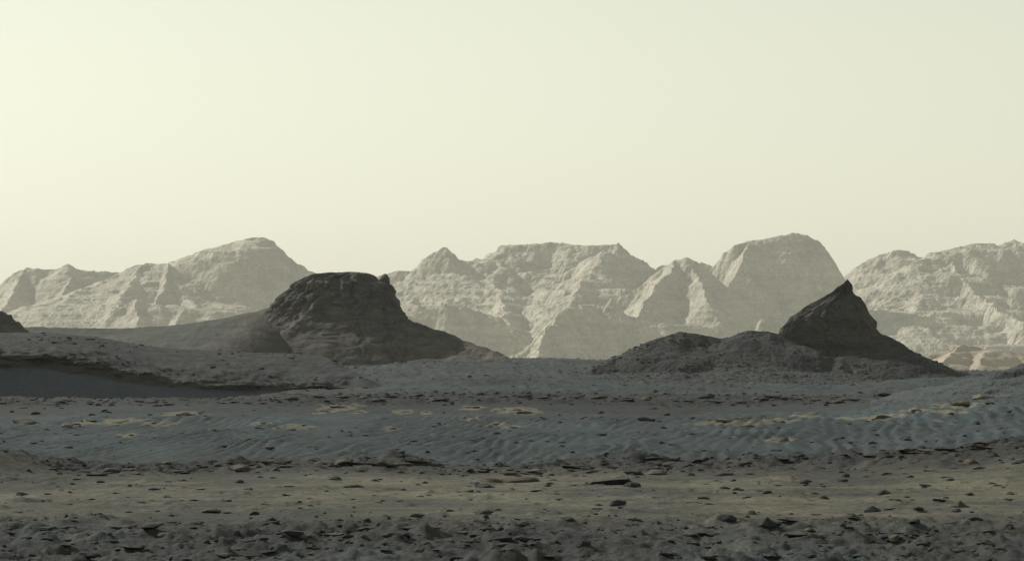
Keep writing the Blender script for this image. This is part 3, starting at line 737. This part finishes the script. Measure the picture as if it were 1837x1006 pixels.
# photo column, row, width, shape, colour of every rock picked out of the photograph
ROCKS = """188 737 15 r d|61 741 27 s b|34 731 30 l d|47 754 55 s b|233 779 17 s t|108 878 17 p g|125 882 11 r d|277 877 26 s d|300 863 21 s d|327 861 19 s d|429 863 20 r d|
327 847 37 l d|358 877 20 l d|213 883 22 s b|378 916 40 s b|410 919 20 s d|459 912 33 l d|479 904 25 l d|84 951 40 l d|13 950 30 s d|84 966 32 s d|121 968 33 s b|273 950 46 s d|297 959 34 s d|216 946 45 l d|196 960 16 p d|
346 947 18 s d|351 938 30 l d|486 936 34 l d|520 960 56 s d|542 965 22 r d|472 969 25 s d|427 984 30 s b|472 988 52 l d|562 984 22 p d|402 999 36 s d|172 976 15 p d|155 994 52 s d|236 989 46 l d|315 984 17 l d|273 996 26 s b|589 960 26 s d|
20 992 30 s d|60 1000 34 l d|330 1002 30 s d|510 1001 28 l d|30 918 22 l d|120 904 24 l d|40 885 28 s b|165 895 18 s d|
674 860 18 r d|634 871 40 s d|713 876 21 l d|870 871 40 s d|833 880 36 l b|716 897 18 s d|634 901 26 l b|870 919 34 s d|890 913 20 s b|656 932 23 r d|748 924 30 s d|705 958 42 s d|728 961 20 r d|624 963 26 p d|767 974 19 r d|752 987 26 s d|833 957 30 s d|
897 965 52 w d|937 941 30 s d|934 931 23 s d|870 950 24 s d|937 967 36 s d|998 973 13 r d|1049 979 29 r d|1110 951 26 s b|1018 932 28 s d|1106 903 30 r d|1093 860 92 w d|1135 848 36 s d|1137 869 34 r d|1062 846 26 s d|1035 837 62 l d|
1177 847 46 s b|958 826 32 l d|917 860 110 l b|1000 885 16 s d|961 880 26 l d|1069 913 16 l d|1039 923 13 s d|1140 933 30 s d|1180 936 22 p d|1201 972 20 r d|1200 950 20 s d|1160 752 34 s d|1170 732 18 s d|1047 750 20 s d|
690 990 30 l d|820 1000 34 s d|980 1000 40 l d|1090 998 28 s d|1000 955 22 s d|660 948 24 l d|780 945 26 s b|1075 966 22 s d|
585 737 20 s t|606 729 32 s t|644 738 16 s t|725 737 25 s t|764 739 13 s t|848 730 25 l t|846 752 20 s t|927 734 20 s t|942 739 34 s t|902 734 16 s t|887 759 20 s t|917 765 24 s t|701 768 22 s b|
1742 826 36 r b|1757 839 30 s b|1828 828 30 s d|1298 849 40 s d|1239 851 19 r d|1585 882 33 r d|1566 913 34 r d|1597 914 26 l d|1686 898 28 s d|1723 906 31 p b|1605 896 27 l d|1450 904 23 l d|1467 922 26 l d|1475 928 43 l b|1350 919 23 r d|1303 931 40 r d|
1376 941 38 p d|1413 941 40 l d|1450 947 34 r b|1536 951 23 p d|1473 961 20 p d|1507 958 20 s d|1426 961 50 l d|1565 972 19 s d|1585 967 20 r d|1605 972 26 r b|1581 982 18 r d|1671 984 20 r d|1750 932 30 s d|1809 949 26 r d|1676 950 18 s d|1450 994 30 s d|1487 981 30 l d|
1263 893 26 s d|1242 901 23 l d|1750 758 18 r d|1792 768 15 w d|1774 725 18 s d|1814 735 15 s d|1497 786 14 s d|1406 790 30 p b|1487 829 16 r d|1514 818 16 s d|1764 791 60 l d|1267 806 22 s b|1237 958 35 l d|1281 959 26 s d|
1581 747 44 s t|1644 735 22 s t|1397 754 27 s t|1295 754 34 s t|1720 725 38 s t|1338 762 24 l t|1765 712 40 s t|1800 703 34 s t|1335 748 30 l t|1460 740 22 s t|1540 996 26 s d|1620 998 34 l d|1720 990 26 s d|1790 985 30 s d|1640 962 22 s d|1720 960 24 l d|1340 985 36 l b|
1265 980 24 s d|1380 1000 30 l d|1530 934 26 l d|1640 940 24 s d|1700 938 26 l d|1400 870 20 l d|1445 862 24 s d|1530 870 20 l d|1660 870 26 s d|1670 842 30 s b|1700 855 28 l d|1590 850 22 s d|1790 870 20 s d|1810 895 22 l d|520 872 24 l d|560 886 20 l d|600 858 26 s d|250 900 22 l d|300 890 18 s d|445 876 20 s d|
130 760 30 l t|120 764 24 s t|215 757 40 l t|330 741 34 s t|270 758 26 l t|165 755 24 l t|470 758 22 s t|520 770 26 s b|540 762 20 l t|440 788 24 s b|400 800 20 s d|300 830 18 s b|380 770 18 s b|120 800 24 s b|60 795 20 s d|560 800 24 s b|480 802 30 s b|740 790 22 s b|950 790 14 s b|1080 780 20 s b|1090 798 22 s b"""
ZONES = [(928, 'in near rubble'), (850, 'on the sand flat'), (812, 'on the low ledge'), (0, 'on the rippled slope')]
CREST = 'on the far crest'
SECT = [(-50, 180, 'at far left'), (180, 420, 'below the tall left mountain'), (420, 600, "below flat butte's left side"), (600, 790, "below flat butte's right side"),
        (790, 960, 'below the central mesa'), (960, 1130, 'below the spiked foothill'), (1130, 1300, 'below the cone mountain'), (1300, 1450, 'below the dome'),
        (1450, 1620, 'below the horn butte'), (1620, 1900, 'at far right')]
ORD = ('leftmost second third fourth fifth sixth seventh eighth ninth tenth eleventh twelfth thirteenth fourteenth fifteenth sixteenth '
       'seventeenth eighteenth nineteenth twentieth').split()
GROUPS = {ZONES[0][1]: 'rocks of the near rocky strip', ZONES[1][1]: 'rocks on the tan sand flat', ZONES[2][1]: 'rocks of the low ledge',
          ZONES[3][1]: 'rocks on the rippled slope', CREST: 'flat rocks of the far crest line'}
recs = []
def rec(px, py, w, k, c, rank, zone=None):
    zone = zone or next(n for y, n in ZONES if py >= y); sec = next(n for x0, x1, n in SECT if x0 <= px < x1)
    size = ('large ' if w >= 38 else ('small ' if w < 20 else '')) if rank == 0 else 'tiny '
    recs.append(dict(px=px, py=py, w=w, k=k, c=c, zone=zone, key=(size + CNAME[c] + ' ' + KNAME[k][1], zone, sec)))
for e in ROCKS.replace('\n', '').split('|'):
    a = e.split(); rec(float(a[0]), float(a[1]), float(a[2]), a[3], a[4], 0)
def fill(n, kinds, y0, y1, w0, w1, seed, curve=None, mats='ddb', zone=None, x0=-15, x1=1852, rank=1):
    q = random.Random(seed)
    for i in range(n):
        px = q.uniform(x0, x1); py = q.uniform(y0, y1) + (curve(px) if curve else 0)
        rec(px, py, w0 + (w1 - w0) * q.random() ** 2, q.choice(kinds), q.choice(mats), rank, zone)
CR1 = lambda px: float(np.interp(px, [0, 300, 420, 600, 740, 900, 1200, 1500, 1600, 1700, 1837], [846, 846, 836, 828, 830, 846, 830, 826, 812, 804, 794]))
CR2 = lambda px: float(np.interp(px, [0, 300, 600, 900, 1200, 1500, 1700, 1837], [717, 719, 711, 708, 713, 715, 703, 690]))
fill(110, 'slsl', 934, 1008, 10, 32, 31)
fill(40, 'srsl', 850, 932, 9, 17, 32)
fill(60, 'lsl', -6, 8, 14, 34, 33, CR1, 'ddb', ZONES[2][1])
fill(100, 'lsls', -3, 9, 14, 36, 34, CR2, 'dddb', CREST)
for k, (xa, xb, n_) in enumerate([(425, 515, 8), (540, 745, 18), (1570, 1765, 18), (940, 1000, 5), (1150, 1260, 8), (90, 250, 10)]):
    fill(n_, 'sls', -5, 5, 24, 52, 60 + k, CR1, 'ddb', ZONES[2][1], xa, xb, 0)
fill(45, 'srs', 740, 811, 8, 14, 35)
recs.sort(key=lambda r: r['px'])
cnt = {}
for r in recs: cnt.setdefault(r['key'], []).append(r)
def place(name, me, px, py, w, rot, sz=1.0, tilt=(0, 0), **props):
    d = hit(px, py); wm = w / F * d; y = d + 0.25 * wm
    x = (px - CX) / F * y
    o = link(name, me, None, **props)
    o.location = (x, y, float(gz_at(x, y)))
    o.rotation_euler = (tilt[0], tilt[1], rot)
    o.scale = (wm, wm, wm * sz)
    return o
rr = random.Random(5)
for i, r in enumerate(recs):
    same = cnt[r['key']]
    lab = ' '.join(r['key'])
    if len(same) > 1:
        k = same.index(r); lab += ', ' + ORD[k] + (' from left' if k else '')
    kind = KNAME[r['k']][0]
    rot = rr.uniform(-0.5, 0.5) + (math.pi if rr.random() < 0.5 else 0)
    if kind == 'wedge': rot = rr.uniform(-0.15, 0.15)
    hpx = r['w'] * dict(round=0.3, slab=0.18, wedge=0.2, pyramid=0.3, plate=0.1)[kind]
    sz = rr.uniform(0.6, 1.0) * (0.7 if r['px'] == 1093 else 1.0)
    place({'plate': 'flat_rock', 'wedge': 'wedge_rock', 'round': 'boulder'}.get(kind, 'rock'), rock_var(kind, MATS[r['c']], i % 6), r['px'], r['py'] + hpx * 0.5, r['w'] * 0.98, rot, sz,
          tilt=(rr.uniform(-0.1, 0.1), rr.uniform(-0.1, 0.1)), label=lab, category='rock', group=GROUPS[r['zone']], kind='thing')
# the upright knob on the rim of the flat-topped butte
kb = link('boulder', rock_var('round', M_BUTTE, 3), None, label='upright dark boulder perched on the right rim of the flat-topped butte', category='rock')
kp = pt(690, 509, 400); kb.location = kp; kb.scale = (1.55, 1.7, 4.0); kb.rotation_euler = (0, 0.12, 0.4)

# loose stones too small to pick apart
def stone_base(seed, kind='slab', sub=1):
    me = rock_mesh('tmp', kind, seed, sub)
    V = np.array([v.co[:] for v in me.vertices]); T = np.array([p.vertices[:] for p in me.polygons]); bpy.data.meshes.remove(me)
    return V, T
SB = [stone_base(900 + k, ('slab', 'plate', 'slab', 'plate')[k % 4]) for k in range(8)]
SB2 = [stone_base(900 + k, ('slab', 'round', 'slab', 'plate')[k % 4], 2) for k in range(8)]
def stones(name, P, size, mat, label, seed, SB=SB):
    q = np.random.default_rng(seed); VV, TT, o = [], [], 0
    for i in range(len(P)):
        V, T = SB[q.integers(len(SB))]
        a = q.uniform(0, 6.28); c, s_ = math.cos(a), math.sin(a)
        sc_ = size[i] * np.array([1, q.uniform(.7, 1), q.uniform(.7, 1.4)])
        W = V * sc_
        W = np.stack([W[:, 0] * c - W[:, 1] * s_, W[:, 0] * s_ + W[:, 1] * c, W[:, 2] + 0.12 * W[:, 0]], -1) + P[i]
        VV.append(W); TT.append(T + o); o += len(V)
    link(name, mesh_from(name, np.concatenate(VV), np.concatenate(TT), mat), None, kind='stuff', label=label)
def scatter(n, d0, d1, keep, seed):
    q = np.random.default_rng(seed)
    d = np.sqrt(q.uniform(d0 ** 2, d1 ** 2, n)); u = q.uniform(-0.2, 0.2, n)
    x = u * d; k = keep(x, d) > q.uniform(0, 1, n)
    x, d = x[k], d[k]
    return np.stack([x, d, gz_at(x, d)], -1), q
P, q = scatter(6500, 24, 37, lambda x, d: np.clip(0.45 + 1.2 * fbm(x / 1.6, d / 2.2, 3, 3), 0.03, 1) * (1 - 0.9 * sstep(33, 35.5, d)), 41)
stones('gravel', P, 0.02 + 0.085 * q.uniform(0, 1, len(P)) ** 3.5, M_ROCK, 'scattered dark gravel over the near rocky strip', 42, SB2)
P, q = scatter(7000, 36, 60, lambda x, d: np.clip(0.12 + 0.9 * sstep(50, 54, d) + 0.3 * fbm(x / 2, d / 4, 3, 7), 0.02, 1), 43)
stones('gravel', P, 0.03 + 0.16 * q.uniform(0, 1, len(P)) ** 3.5, M_ROCK, 'loose dark pebbles on the sand flat and low ledge', 44)
P, q = scatter(9000, 72, 131, lambda x, d: np.clip(0.05 + 0.95 * sstep(116, 120, d) + 0.5 * np.clip(fbm(x / 4, d / 9, 3, 8) - .1, 0, 1), 0.02, 1), 45)
stones('gravel', P, 0.05 + 0.26 * q.uniform(0, 1, len(P)) ** 2.5, M_ROCK, 'broken dark rubble along the far crest and slope', 46)
P, q = scatter(7000, 131, 360, lambda x, d: np.clip(0.3 + 1.2 * fbm(x / 9, d / 30, 3, 9), 0.02, 1), 47)
stones('gravel', P, 0.1 + 0.45 * q.uniform(0, 1, len(P)) ** 4, M_HILL, 'sparse dark stones on the plain between the buttes', 48)
def on_mesh(names, n, seed, keep=None):
    q = np.random.default_rng(seed); out = []
    for o in names:
        a = np.empty(len(o.data.vertices) * 3, np.float32); o.data.vertices.foreach_get('co', a); a = a.reshape(-1, 3)
        u = a[:, 0] / a[:, 1]; ok = (np.abs(u) < 0.2) & (a[:, 2] > gz_at(a[:, 0], a[:, 1]))
        if keep is not None: ok &= keep(a)
        a = a[ok]; w = np.clip(0.25 + 1.6 * fbm(a[:, 0] / 5, a[:, 1] / 9 + a[:, 2], 3, seed), 0.02, 1); w /= w.sum()
        out.append(a[q.choice(len(a), n, p=w)])
    return np.concatenate(out), q
P, q = on_mesh([HILL_L], 800, 51, lambda a: a[:, 1] > np.interp(a[:, 0] / a[:, 1] * F + CX, HP, HT) - 0.2)
stones('gravel', P, 0.08 + 0.36 * q.uniform(0, 1, len(P)) ** 4, M_ROCK, 'dark stones strewn over the low left hill', 52)
def foot(n, pxa, pxb, da, db, seed):
    q = np.random.default_rng(seed); d = da + (db - da) * q.uniform(0, 1, n) ** 0.6; x = (q.uniform(pxa, pxb, n) - CX) / F * d
    return np.stack([x, d, gz_at(x, d)], -1), q
P, q = foot(900, 1080, 1720, 250, 292, 55); P2, _ = foot(700, 560, 930, 340, 395, 56)
P = np.concatenate([P, P2])
stones('gravel', P, 0.1 + 0.5 * q.uniform(0, 1, len(P)) ** 4, M_ROCK, 'fallen dark stones thinning out around the feet of both buttes', 57)
P, q = on_mesh([HILL_R], 2600, 53)
stones('gravel', P, 0.1 + 0.5 * q.uniform(0, 1, len(P)) ** 4, M_ROCK, 'dark rubble strewn below the horn-shaped butte', 54)

# ------------------------------------------------------------------ haze
hz_m = bpy.data.materials.new('dust_haze'); hz_m.use_nodes = True
hn = hz_m.node_tree; hn.nodes.clear()
ho = hn.nodes.new('ShaderNodeOutputMaterial'); hv = hn.nodes.new('ShaderNodeVolumePrincipled')
hv.inputs['Color'].default_value = (0.84, 0.85, 0.83, 1)
hv.inputs['Density'].default_value = 0.95e-4
hv.inputs['Anisotropy'].default_value = 0.0
hn.links.new(hv.outputs[0], ho.inputs['Volume'])
zlo = float(GZ.min()) - 1.0; zhi = 140.0
bx0, bx1, by0, by1 = -6200, 6200, -60, 6200
HVt = np.array([(x, y, z) for z in (zlo, zhi) for y in (by0, by1) for x in (bx0, bx1)], float)
HQ = np.array([(0, 2, 3, 1), (4, 5, 7, 6), (0, 1, 5, 4), (2, 6, 7, 3), (0, 4, 6, 2), (1, 3, 7, 5)])
link('haze', mesh_from('haze', HVt, HQ, hz_m, False), kind='stuff', label='thin pale dust haze in the air', category='haze')
